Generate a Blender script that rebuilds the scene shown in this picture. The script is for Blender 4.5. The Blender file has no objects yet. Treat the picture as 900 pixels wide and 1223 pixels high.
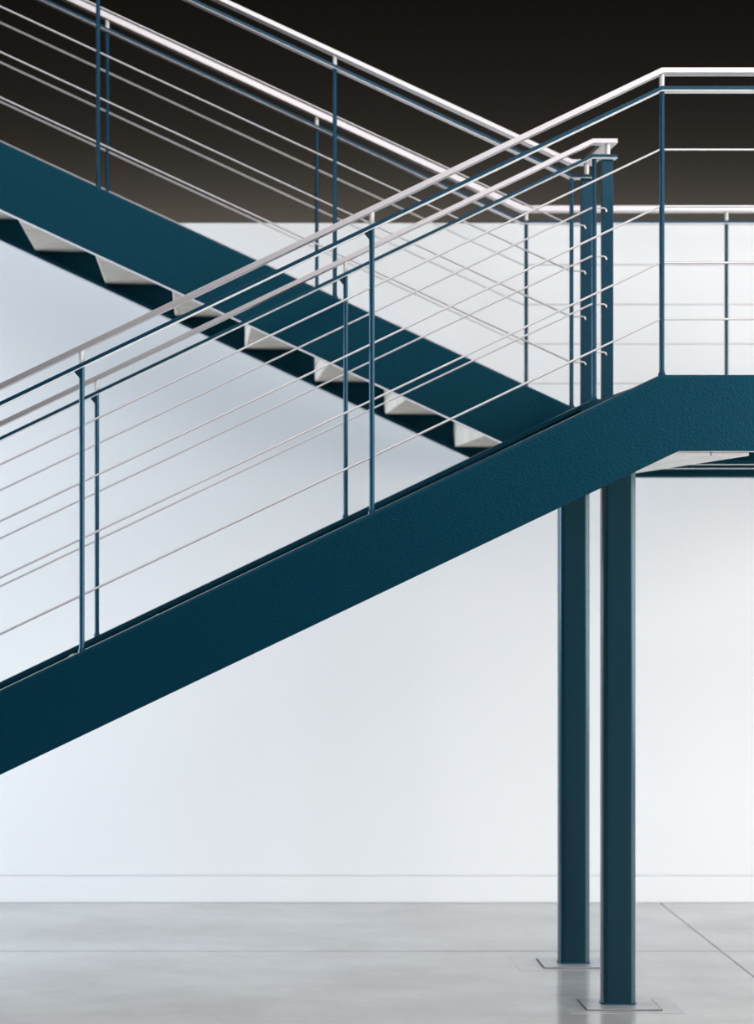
import bpy, bmesh, math
from mathutils import Vector, Matrix

S = bpy.context.scene
COL = S.collection

# ------------------------------------------------------------------ camera, light, exposure
EYE = 1.771                       # eye height
F_PX = 2480.0                     # focal length for a 900 px wide frame
cam_d = bpy.data.cameras.new('camera')
cam = bpy.data.objects.new('camera', cam_d)
COL.objects.link(cam)
cam.location = (0, 0, EYE)
cam.rotation_euler = (math.pi / 2, 0, 0)
cam_d.sensor_fit = 'HORIZONTAL'
cam_d.sensor_width = 36
cam_d.lens = 36 * F_PX / 900
cam_d.shift_x = (450 - 240) / 900
cam_d.shift_y = (645 - 611.5) / 900
cam_d.clip_end = 200
cam_d.dof.use_dof = True
cam_d.dof.focus_distance = 7.0
cam_d.dof.aperture_fstop = 3.4
S.camera = cam

S.view_settings.view_transform = 'Standard'
S.view_settings.look = 'None'
S.view_settings.gamma = 1
S.view_settings.exposure = 0.06
S.view_settings.use_curve_mapping = False

w = bpy.data.worlds.new('daylight')
S.world = w
w.use_nodes = True
w.node_tree.nodes['Background'].inputs[0].default_value = (0.80, 0.90, 1.0, 1)
w.node_tree.nodes['Background'].inputs[1].default_value = 0.35


def area(name, loc, target, sx, sy, power, color):
    d = bpy.data.lights.new(name, 'AREA')
    d.shape = 'RECTANGLE'
    d.size, d.size_y = sx, sy
    d.energy = power
    d.color = color
    o = bpy.data.objects.new(name, d)
    COL.objects.link(o)
    o.location = loc
    o.rotation_euler = (Vector(target) - Vector(loc)).to_track_quat('-Z', 'Y').to_euler()
    return o


area('front_window_light', (2.5, -6.8, 7.0), (2.5, 8.0, 4.6), 13.0, 3.1, 430, (1.0, 0.985, 0.97))
area('front_right_sheen_light', (7.6, -6.8, 2.9), (6.6, 8.0, 2.4), 2.6, 3.6, 170, (1.0, 0.985, 0.97))  # added unseen lamp, gives the stringer's right end its sheen
area('skylight_light', (2.0, 3.0, 8.8), (2.0, 3.0, 0.0), 12.0, 8.0, 300, (0.92, 0.97, 1.0))
area('right_window_light', (8.8, 2.0, 2.2), (0.0, 2.0, 2.2), 14.0, 3.8, 980, (1.0, 0.985, 0.965))
area('left_fill_light', (-7.8, 8.0, 2.9), (0.0, 8.6, 3.1), 3.8, 3.8, 740, (0.72, 0.85, 1.0))  # added unseen fill for the wall below the upper flight
area('recess_wash_light', (0.5, 12.45, 3.42), (0.5, 12.9, 3.62), 16.0, 0.12, 2150, (0.80, 0.88, 1.0))  # added unseen lamp, grades the recess wall from bottom to top


# ------------------------------------------------------------------ materials
def mat(name, color, rough=0.5, metal=0.0, spec=0.5, bump=None, mottled=None, tint=None, coat=0.0):
    m = bpy.data.materials.new(name)
    m.use_nodes = True
    nt = m.node_tree
    b = nt.nodes['Principled BSDF']
    b.inputs['Base Color'].default_value = (*color, 1)
    b.inputs['Roughness'].default_value = rough
    b.inputs['Metallic'].default_value = metal
    b.inputs['Specular IOR Level'].default_value = spec
    if tint:
        b.inputs['Specular Tint'].default_value = (*tint, 1)
    b.inputs['Coat Weight'].default_value = coat
    b.inputs['Coat Roughness'].default_value = 0.15
    tc = nt.nodes.new('ShaderNodeTexCoord')
    geo = nt.nodes.new('ShaderNodeNewGeometry')
    if bump:
        sc, st, dist = bump
        n = nt.nodes.new('ShaderNodeTexNoise')
        n.inputs['Scale'].default_value = sc
        n.inputs['Detail'].default_value = 3
        nt.links.new(geo.outputs['Position'], n.inputs['Vector'])
        bp = nt.nodes.new('ShaderNodeBump')
        bp.inputs['Strength'].default_value = st
        bp.inputs['Distance'].default_value = dist
        nt.links.new(n.outputs['Fac'], bp.inputs['Height'])
        nt.links.new(bp.outputs['Normal'], b.inputs['Normal'])
    if mottled:
        sc, c2, stretch = mottled
        mp = nt.nodes.new('ShaderNodeMapping')
        mp.inputs['Scale'].default_value = stretch
        nt.links.new(geo.outputs['Position'], mp.inputs['Vector'])
        n = nt.nodes.new('ShaderNodeTexNoise')
        n.inputs['Scale'].default_value = sc
        n.inputs['Detail'].default_value = 6
        n.inputs['Roughness'].default_value = 0.6
        nt.links.new(mp.outputs['Vector'], n.inputs['Vector'])
        r = nt.nodes.new('ShaderNodeValToRGB')
        r.color_ramp.elements[0].position = 0.32
        r.color_ramp.elements[1].position = 0.68
        r.color_ramp.elements[0].color = (*color, 1)
        r.color_ramp.elements[1].color = (*c2, 1)
        nt.links.new(n.outputs['Fac'], r.inputs['Fac'])
        nt.links.new(r.outputs['Color'], b.inputs['Base Color'])
    return m


M = {
    'paint': mat('teal_textured_paint', (0.0008, 0.020, 0.037), 0.28, bump=(170, 0.26, 0.004), spec=0.45, tint=(0.16, 0.74, 1.0)),
    'column_paint': mat('teal_column_paint', (0.0008, 0.015, 0.026), 0.3, bump=(170, 0.12, 0.003), spec=0.4,
                        tint=(0.16, 0.74, 1.0), coat=0.55),
    'rail_paint': mat('teal_rail_paint', (0.001, 0.026, 0.055), 0.25, spec=0.5, tint=(0.4, 0.8, 1.0)),
    'steel': mat('brushed_steel', (0.53, 0.495, 0.515), 0.28, metal=0.97),
    'rod': mat('polished_rod_steel', (0.72, 0.68, 0.69), 0.34, metal=1.0),
    'flange_sheen': mat('flange_underside_sheen', (0.72, 0.70, 0.72), 0.3, metal=0.8),  # lighter metal standing in for floor light on the flange undersides
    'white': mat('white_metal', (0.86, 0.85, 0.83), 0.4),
    'concrete': mat('pale_precast_concrete', (0.48, 0.43, 0.37), 0.8, mottled=(5, (0.60, 0.55, 0.48), (1, 1, 1)),
                    bump=(60, 0.15, 0.004)),
    'wall': mat('white_plaster', (0.84, 0.85, 0.86), 0.6, bump=(3, 0.04, 0.02)),
    'dark': mat('dark_brown_wall', (0.0034, 0.0027, 0.0020), 0.9, spec=0.0),
    'floor': mat('polished_concrete', (0.37, 0.365, 0.355), 0.13, spec=0.5,
                 mottled=(1.3, (0.50, 0.50, 0.495), (1, 1.6, 1)), bump=(4, 0.03, 0.02)),
    'patch': mat('grout_patch', (0.36, 0.355, 0.35), 0.18, mottled=(6, (0.47, 0.465, 0.46), (1, 1, 1))),
    'joint': mat('dark_joint', (0.05, 0.05, 0.05), 0.8),
    'plate': mat('grey_base_plate', (0.32, 0.325, 0.34), 0.2, mottled=(12, (0.40, 0.405, 0.42), (1, 1, 1))),
    'ceiling': mat('grey_ceiling', (0.35, 0.35, 0.35), 0.8),
    'shade': mat('dark_interior', (0.06, 0.06, 0.065), 0.8),
}


# scuffs and fine scratches in the stringer paint
nt = M['paint'].node_tree
bs = nt.nodes['Principled BSDF']
geo = nt.nodes.new('ShaderNodeNewGeometry')
mp = nt.nodes.new('ShaderNodeMapping')
mp.inputs['Scale'].default_value = (9, 9, 26)
mp.inputs['Rotation'].default_value = (0, 0.5, 0)
nz = nt.nodes.new('ShaderNodeTexNoise')
nz.inputs['Scale'].default_value = 1.6
nz.inputs['Detail'].default_value = 7
nz.inputs['Roughness'].default_value = 0.75
rp = nt.nodes.new('ShaderNodeValToRGB')
rp.color_ramp.elements[0].position = 0.70
rp.color_ramp.elements[0].color = (*bs.inputs['Base Color'].default_value[:3], 1)
rp.color_ramp.elements[1].position = 0.80
rp.color_ramp.elements[1].color = (0.03, 0.075, 0.10, 1)
nt.links.new(geo.outputs['Position'], mp.inputs['Vector'])
nt.links.new(mp.outputs['Vector'], nz.inputs['Vector'])
nt.links.new(nz.outputs['Fac'], rp.inputs['Fac'])
nt.links.new(rp.outputs['Color'], bs.inputs['Base Color'])


# ------------------------------------------------------------------ helpers
def link(name, bm, m, parent=None, bevel=0.0, smooth=False):
    """one bmesh in world coordinates -> one object with its origin at its own base"""
    bmesh.ops.recalc_face_normals(bm, faces=bm.faces[:])
    xs = [v.co.x for v in bm.verts]; ys = [v.co.y for v in bm.verts]; zs = [v.co.z for v in bm.verts]
    c = Vector(((min(xs) + max(xs)) / 2, (min(ys) + max(ys)) / 2, min(zs)))
    bmesh.ops.translate(bm, verts=bm.verts[:], vec=-c)
    me = bpy.data.meshes.new(name)
    bm.to_mesh(me)
    bm.free()
    me.materials.append(m)
    if name in ('stringer', 'edge_beam'):            # floor reflection put in as a brighter material on the lower flange underside
        me.materials.append(M['flange_sheen'])
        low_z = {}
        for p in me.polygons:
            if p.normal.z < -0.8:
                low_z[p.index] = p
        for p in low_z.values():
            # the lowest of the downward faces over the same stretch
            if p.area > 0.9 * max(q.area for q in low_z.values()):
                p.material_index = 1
    if smooth:
        me.shade_smooth()
        me.set_sharp_from_angle(angle=math.radians(40))
    o = bpy.data.objects.new(name, me)
    COL.objects.link(o)
    place(o, c, parent)
    if bevel:
        b = o.modifiers.new('bevel', 'BEVEL')
        b.width = bevel
        b.segments = 2
        b.limit_method = 'ANGLE'
        b.angle_limit = math.radians(50)
    return o


def base_of(o):
    p = Vector(o.location)
    while o.parent:
        o = o.parent
        p += Vector(o.location)
    return p


def place(o, world, parent):
    o.location = Vector(world)
    if parent:
        o.parent = parent
        o.location = Vector(world) - base_of(parent)


def dup(o, world, parent):
    c = o.copy()
    COL.objects.link(c)
    place(c, world, parent)
    return c


def thing(name, label, cat, loc, group=None):
    o = bpy.data.objects.new(name, None)
    COL.objects.link(o)
    o.location = loc
    o.empty_display_size = 0.1
    o['label'] = label
    o['category'] = cat
    if group:
        o['group'] = group
    return o


def struct(name, bm, m, **k):
    o = link(name, bm, m, **k)
    if not o.parent:
        o['kind'] = 'structure'
    return o


def box(x0, x1, y0, y1, z0, z1, bm=None):
    bm = bm or bmesh.new()
    r = bmesh.ops.create_cube(bm, size=1)
    for v in r['verts']:
        v.co = Vector(((x0 + x1) / 2 + v.co.x * (x1 - x0), (y0 + y1) / 2 + v.co.y * (y1 - y0),
                       (z0 + z1) / 2 + v.co.z * (z1 - z0)))
    return bm


def sweep(pts, profile, seg=None, cap0=True, cap1=True):
    """profile (n, y) carried along a polyline (x, z); n is measured square to the line, bends are mitred,
    ends are plumb.  seg = (first, last) station to keep."""
    st = []
    n = len(pts)
    dirs = [(Vector(pts[i + 1]) - Vector(pts[i])).normalized() for i in range(n - 1)]
    for i in range(n):
        if 0 < i < n - 1:
            a = Vector((-dirs[i - 1].y, dirs[i - 1].x)); b = Vector((-dirs[i].y, dirs[i].x))
            m = (a + b).normalized()
            m = m / m.dot(a)
        else:
            d = dirs[0] if i == 0 else dirs[-1]
            m = Vector((0, 1 / abs(d.x)))
            if d.x < 0:
                m = -m
        if m.y < 0:
            m = -m
        st.append(m)
    i0, i1 = seg or (0, n - 1)
    bm = bmesh.new()
    rings = []
    for i in range(i0, i1 + 1):
        rings.append([bm.verts.new((pts[i][0] + st[i].x * q, y, pts[i][1] + st[i].y * q)) for q, y in profile])
    k = len(profile)
    for a, b in zip(rings, rings[1:]):
        for j in range(k):
            bm.faces.new((a[j], a[(j + 1) % k], b[(j + 1) % k], b[j]))
    if cap0:
        bm.faces.new(rings[0])
    if cap1:
        bm.faces.new(rings[-1][::-1])
    return bm


def rect(y, half, top, thick):
    return [(top, y - half), (top, y + half), (top - thick, y + half), (top - thick, y - half)]


def tube(pts, r, n=10, bm=None):
    bm = bm or bmesh.new()
    pts = [Vector(p) for p in pts]
    rings = []
    ref = None
    for i, p in enumerate(pts):
        d0 = (p - pts[i - 1]).normalized() if i else None
        d1 = (pts[i + 1] - p).normalized() if i < len(pts) - 1 else None
        t = ((d0 or d1) + (d1 or d0)).normalized()
        k = 1 / max(0.5, t.dot(d0 or d1))
        if ref is None:
            ref = Vector((0, 1, 0)) if abs(t.y) < 0.9 else Vector((1, 0, 0))
        u = (ref - t * ref.dot(t)).normalized()
        ref = u
        v = t.cross(u)
        rings.append([bm.verts.new(p + (u * math.cos(a) + v * math.sin(a) * k) * r)
                      for a in (2 * math.pi * j / n for j in range(n))])
    for a, b in zip(rings, rings[1:]):
        for j in range(n):
            bm.faces.new((a[j], a[(j + 1) % n], b[(j + 1) % n], b[j]))
    bm.faces.new(rings[0])
    bm.faces.new(rings[-1][::-1])
    return bm


def lathe(prof, n=14):
    bm = bmesh.new()
    rings = [[bm.verts.new((r * math.cos(2 * math.pi * j / n), r * math.sin(2 * math.pi * j / n), z))
              for j in range(n)] for r, z in prof]
    for a, b in zip(rings, rings[1:]):
        for j in range(n):
            bm.faces.new((a[j], a[(j + 1) % n], b[(j + 1) % n], b[j]))
    bm.faces.new(rings[0][::-1])
    bm.faces.new(rings[-1])
    return bm


# ------------------------------------------------------------------ measures of the stair
XB = 1.505                        # where every flight meets the landing
ZL = 2.312                        # top of the steel at the landing
XE = 3.90                         # far end of the landing
SL, SU = 0.4775, 0.464            # slopes of the lower and the upper flight
YA, YB, YC, YD = 6.813, 8.015, 8.453, 9.733   # the four railing planes, front to back
H = 0.25                          # depth of the channels
X0 = XB - (ZL - H * math.hypot(1, SL)) / SL   # foot of the lower flight
XU = -3.2                         # the upper flight is followed up to here
YW = 10.143                       # the white wall


def low(x, dz=0.0):
    return (x, ZL + dz - SL * (XB - x))


def upp(x, dz=0.0):
    return (x, ZL + dz + SU * (XB - x))


# ------------------------------------------------------------------ setting
floor = struct('floor', box(-8, 9, -7, YW + 0.3, -0.30, -0.02), M['joint'])
gap = 0.003
xs = [-8, -6.76, -2.26, 2.24, 6.74, 9]
ys = [-7, -4.6, -0.085, 4.43, 8.945, YW - 0.001]
for i in range(5):
    for j in range(5):
        link('slab', box(xs[i] + gap, xs[i + 1] - gap, ys[j] + 0.007, ys[j + 1] - 0.007, -0.02, 0.0), M['floor'],
             floor, bevel=0.002)
SILL = EYE + (645 - 266.5) * YW / F_PX
wb = struct('wall_back', box(-8, 9, YW, YW + 0.25, 0.135, SILL), M['wall'])
link('shadow_gap', box(-8, 9, YW + 0.010, YW + 0.25, 0.129, 0.135), M['wall'], wb)
struct('baseboard_back', box(-8, 9, YW - 0.004, YW + 0.25, 0.0, 0.129), M['wall'], bevel=0.002)
YR, ZR = YW + 2.75, 5.35
struct('wall_upper', box(-8, 9, YR, YR + 0.2, SILL - 0.25, ZR), M['dark'])
struct('trim_1', box(-8, 9, YW + 0.25, YR, SILL - 0.25, SILL - 0.05), M['dark'])        # floor of the dark recess
struct('trim_2', box(-8, 9, YW, YR + 0.2, ZR, ZR + 0.2), M['dark'])                     # ceiling of the dark recess
struct('wall_above', box(-8, 9, YW, YW + 0.2, ZR + 0.2, 9.0), M['wall'])
struct('wall_left', box(-8.2, -8, -7, YR, 0, 9.0), M['ceiling'])
struct('wall_right', box(9, 9.2, -7, YR, 0, 9.0), M['wall'])
struct('wall_front', box(-8.2, 9.2, -7.2, -7, 0, 9.0), M['shade'])
struct('ceiling', box(-8.2, 9.2, -7, YR, 9.0, 9.2), M['ceiling'])


# ------------------------------------------------------------------ stringers
def channel(yo, inward):
    """C profile: web's outer face at yo, flanges pointing to inward (+1 or -1)"""
    t, tf, wd = 0.011, 0.016, 0.085
    s = inward
    r = 0.010
    p = [(-r + r * math.sin(math.radians(15 * q)), yo + s * (r - r * math.cos(math.radians(15 * q)))) for q in range(7)]
    p += [(0, yo + s * wd), (-tf, yo + s * wd), (-tf, yo + s * t), (-H + tf, yo + s * t),
         (-H + tf, yo + s * wd), (-H, yo + s * wd), (-H, yo + s * 0.003), (-H + 0.003, yo)]
    return p


PL = [low(X0), (XB, ZL), (XE, ZL)]
PU = [upp(XU), (XB, ZL), (XE, ZL)]
prof = {'A': channel(YA - 0.022, 1), 'B': channel(YB + 0.035, -1), 'C': channel(YC - 0.035, 1), 'D': channel(YD + 0.04, -1)}

GOING, RISE = 0.327, 0.153
TT = 0.075                        # tread depth
lower = thing('lower_stair_flight',
              'lower flight of teal steel stairs rising to the right in front', 'stair flight',
              (X0, (YA + YB) / 2, 0))
for k in 'AB':
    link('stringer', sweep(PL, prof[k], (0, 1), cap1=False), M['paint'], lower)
upper = thing('upper_stair_flight',
              'upper flight of teal steel stairs descending right behind the front flight, pale step undersides showing',
              'stair flight', (XB, (YC + YD) / 2, ZL - H))
for k in 'CD':
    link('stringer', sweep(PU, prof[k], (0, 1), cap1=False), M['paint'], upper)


def tread_set(parent, y0, y1, count, xn, up):
    """xn = left edge of the landing-level step; steps go up to the left (up) or down to the left"""
    first_t = first_r = None
    for n in range(1, count + 1):
        x = xn - GOING * n
        z = ZL - 0.03 + (RISE * n if up else -RISE * n - 0.03)
        if first_t is None:
            first_t = link('tread', box(x, x + GOING + 0.01, y0, y1, z - TT, z), M['concrete'], parent, bevel=0.008)
            if up:
                first_r = link('riser', box(x + GOING, x + GOING + 0.01, y0, y1, z - RISE - 0.0005, z - TT - 0.0005),
                               M['concrete'], parent)
            else:
                first_r = link('riser', box(x, x + 0.02, y0, y1, z - RISE + 0.0005, z - TT - 0.0005), M['concrete'], parent)
            b_t, b_r = base_of(first_t), base_of(first_r)
        else:
            d = Vector((-GOING * (n - 1), 0, RISE * (n - 1) * (1 if up else -1)))
            dup(first_t, b_t + d, parent)
            dup(first_r, b_r + d, parent)


tread_set(upper, YC - 0.025, YD + 0.030, 12, 1.186, True)
tread_set(lower, YA - 0.012, YB + 0.025, 14, 1.46, False)

# ------------------------------------------------------------------ landing
landing = thing('stair_landing', 'flat teal steel landing joining both flights at right, on two posts', 'landing',
                ((XB + XE) / 2, (YA + YD) / 2, ZL - H - 0.012))
for k, P in zip('ABCD', (PL, PL, PU, PU)):
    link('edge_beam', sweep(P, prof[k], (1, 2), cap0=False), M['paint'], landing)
link('deck', box(1.4605, XE - 0.01, YA - 0.01, YB + 0.02, ZL - 0.03 - TT, ZL - 0.03), M['concrete'], landing)
link('deck', box(XB + 0.02, XE - 0.01, YB + 0.021, YD + 0.03, ZL - 0.03 - TT, ZL - 0.03), M['concrete'], landing)
link('deck', box(1.186, XB + 0.019, YC - 0.025, YD + 0.03, ZL - 0.03 - TT, ZL - 0.03), M['concrete'], landing)
link('end_beam', box(XE, XE + 0.012, YA - 0.02, YD + 0.04, ZL - H, ZL), M['paint'], landing)
zb = ZL - H
link('soffit_panel', box(1.47, 1.687, YA + 0.07, YD - 0.05, zb - 0.012, zb - 0.0005), M['white'], landing, bevel=0.001)
link('soffit_panel', box(1.691, 1.815, YA + 0.07, YD - 0.05, zb - 0.012, zb - 0.0005), M['white'], landing, bevel=0.001)
ZC = zb - 0.012
link('nosing_plate', box(1.452, 1.4598, YA - 0.008, YB + 0.022, 2.135, 2.283), M['paint'], landing)


# ------------------------------------------------------------------ columns
def column(label, xc, yf, xpl, xpr, ypf, ypb, pxl, pxr):
    t = thing('steel_column', label, 'column', (xc, yf + 0.03, 0), 'posts under the landing')
    bm = bmesh.new()
    hw, dp, r = 0.065, 0.066, 0.022
    P = []
    for cx, cy, a0 in ((hw - r, r, -90), (hw - r, dp - r, 0), (-hw + r, dp - r, 90), (-hw + r, r, 180)):
        for q in range(13):
            a = math.radians(a0 + 7.5 * q)
            P.append((cx + r * math.cos(a), cy + r * math.sin(a)))
    lo = [bm.verts.new((xc + a, yf + b, 0.006)) for a, b in P]
    hi = [bm.verts.new((xc + a, yf + b, ZC - 0.001)) for a, b in P]
    for q in range(len(P)):
        bm.faces.new((lo[q], lo[(q + 1) % len(P)], hi[(q + 1) % len(P)], hi[q]))
    bm.faces.new(lo[::-1])
    bm.faces.new(hi)
    link('shaft', bm, M['column_paint'], t)
    wl = bmesh.new()                                   # weld bead round the foot
    for z, g in ((0.0058, 0.006), (0.012, 0.001)):
        for a, b in P:
            k = Vector((a, b - dp / 2)).normalized() * g
            wl.verts.new((xc + a + k.x, yf + b + k.y, z))
    wl.verts.ensure_lookup_table()
    n = len(P)
    for q in range(n):
        wl.faces.new((wl.verts[q], wl.verts[(q + 1) % n], wl.verts[n + (q + 1) % n], wl.verts[n + q]))
    link('weld_bead', wl, M['rail_paint'], t, smooth=True)
    link('base_plate', box(xpl, xpr, ypf, ypb, 0.002, 0.006), M['plate'], t, bevel=0.001)
    link('plate_joint', box(xpl - 0.006, xpr + 0.006, ypf - 0.003, ypb + 0.003, 0.001, 0.002), M['joint'], t)
    link('grout_patch', box(pxl, pxr, ypf - 0.05, ypb + 0.05, 0.0, 0.001), M['patch'], t)


column('nearer teal steel post carrying the landing, rightmost of the two', 1.588, 7.885, 1.4525, 1.731, 7.815, 8.004, 1.38, 1.81)
column('farther teal steel post carrying the landing, left of the nearer one', 1.556, 8.649, 1.419, 1.695, 8.583, 8.773, 1.31, 1.79)

# ------------------------------------------------------------------ railings
HT, TT_R = 1.004, 0.944           # top of handrail, top of the teal bar, above the steel
RODS = (0.740, 0.554, 0.369, 0.184)


def spots(last, step, extra=()):
    return [last - step * k for k in range(4, -1, -1)] + list(extra)


post_mesh = stub_mesh = None


def railing(name, label, y, line, xs, xe, posts, flat_end, lift=0.0, thick=0.018, sheen='white'):
    global post_mesh, stub_mesh
    sl = (line(0)[1] - line(1)[1])
    sl_abs = abs(sl)
    root = thing(name, label, 'railing', (posts[len(posts) // 2], y, line(posts[len(posts) // 2])[1]))

    def run(h):
        h += lift
        return [(line(xs)[0], line(xs)[1] + h), (XB, ZL + h), (xe, ZL + h)]
    link('handrail', sweep(run(HT), rect(y, 0.0275, thick - 0.018, thick)), M['steel'], root, bevel=0.0015)
    link('top_bar', sweep(run(TT_R), rect(y, 0.025, 0, 0.012)), M['rail_paint'], root, bevel=0.0015)
    link('bar_underside_sheen', sweep(run(TT_R - 0.0121), rect(y, 0.0235, 0, 0.003)), M[sheen], root)  # strip added to show the bar's underside lit bright
    for h in RODS:
        h += lift
        p = [(line(xs)[0], y, line(xs)[1] + h), (XB, y, ZL + h)]
        if flat_end:
            p += [(1.553, y, ZL + h), (1.560, y, ZL + h - 0.003), (1.5635, y + 0.004, ZL + h - 0.011), (1.564, y + 0.018, ZL + h - 0.014)]
        else:
            p += [(xe, y, ZL + h)]
        link('rod', tube(p, 0.0037), M['rod'], root, smooth=True)
    for x in posts:
        z = line(x)[1] if x < XB else ZL
        if post_mesh is None:
            o = link('post', lathe([(0.013, -0.006), (0.0124, 0.004), (0.0100, 0.008), (0.0088, 0.014), (0.0088, TT_R - 0.006)]),
                     M['rail_paint'], smooth=True)
            s = link('stub', lathe([(0.0085, TT_R - 0.008), (0.0085, HT - 0.012)], 10), M['white'], smooth=True)
            post_mesh, stub_mesh = o.data, s.data
        else:
            o = bpy.data.objects.new('post', post_mesh); COL.objects.link(o)
            s = None
            if not (flat_end and x == posts[-1]):
                s = bpy.data.objects.new('stub', stub_mesh); COL.objects.link(s)
        place(o, (x, y, z - 0.006), root)
        if line is low and x < XB:
            g = bmesh.new()
            zt = z + TT_R - 0.0135
            tri = [(x - 0.007, zt - 0.004), (x - 0.026, zt - 0.004 - 0.019 * sl_abs), (x - 0.007, zt - 0.036)]
            fr = [g.verts.new((a, y - 0.004, b)) for a, b in tri]
            bk = [g.verts.new((a, y + 0.004, b)) for a, b in tri]
            g.faces.new(fr); g.faces.new(bk[::-1])
            for q in range(3):
                g.faces.new((fr[q], bk[q], bk[(q + 1) % 3], fr[(q + 1) % 3]))
            link('gusset', g, M['rail_paint'], o)
        if s:
            place(s, (x, y, z + TT_R - 0.008 + lift), o)
    return root


railing('front_railing', 'nearest railing, steel handrail and thin rods along the front edge of lower flight and landing',
        YA, low, X0 + 0.05, XE, spots(1.511, 0.951, [2.462, 3.413]), False)
ri = railing('inner_lower_railing', 'railing on the back edge of the lower flight, ending in a wide flat post',
             YB, low, X0 + 0.05, 1.602, spots(1.517, 0.9595), True)
rc = railing('inner_upper_railing', 'railing on the near edge of the upper flight, sharper of the two behind',
             YC, upp, XU + 0.05, 1.602, spots(1.507, 0.963), True, sheen='steel')
railing('rear_railing', 'farthest blurred railing along the wall side of upper flight and landing',
        YD, upp, XU + 0.05, XE, spots(1.523, 0.981, [2.461, 3.413]), False, lift=0.010, thick=0.027, sheen='steel')
for root, y in ((ri, YB), (rc, YC)):
    o = link('wide_post', box(1.546, 1.592, y + 0.0055, y + 0.0255, ZL - 0.002, ZL + TT_R - 0.0155), M['rail_paint'], root, bevel=0.002)
    s = link('stub', lathe([(0.010, 0), (0.010, 0.05)], 10), M['white'], o, smooth=True)
    place(s, (1.569, y + 0.006, ZL + TT_R - 0.002), o)
link('handrail_return', box(1.547, 1.602, YB + 0.028, YC - 0.028, ZL + HT - 0.018, ZL + HT), M['steel'], ri, bevel=0.0015)
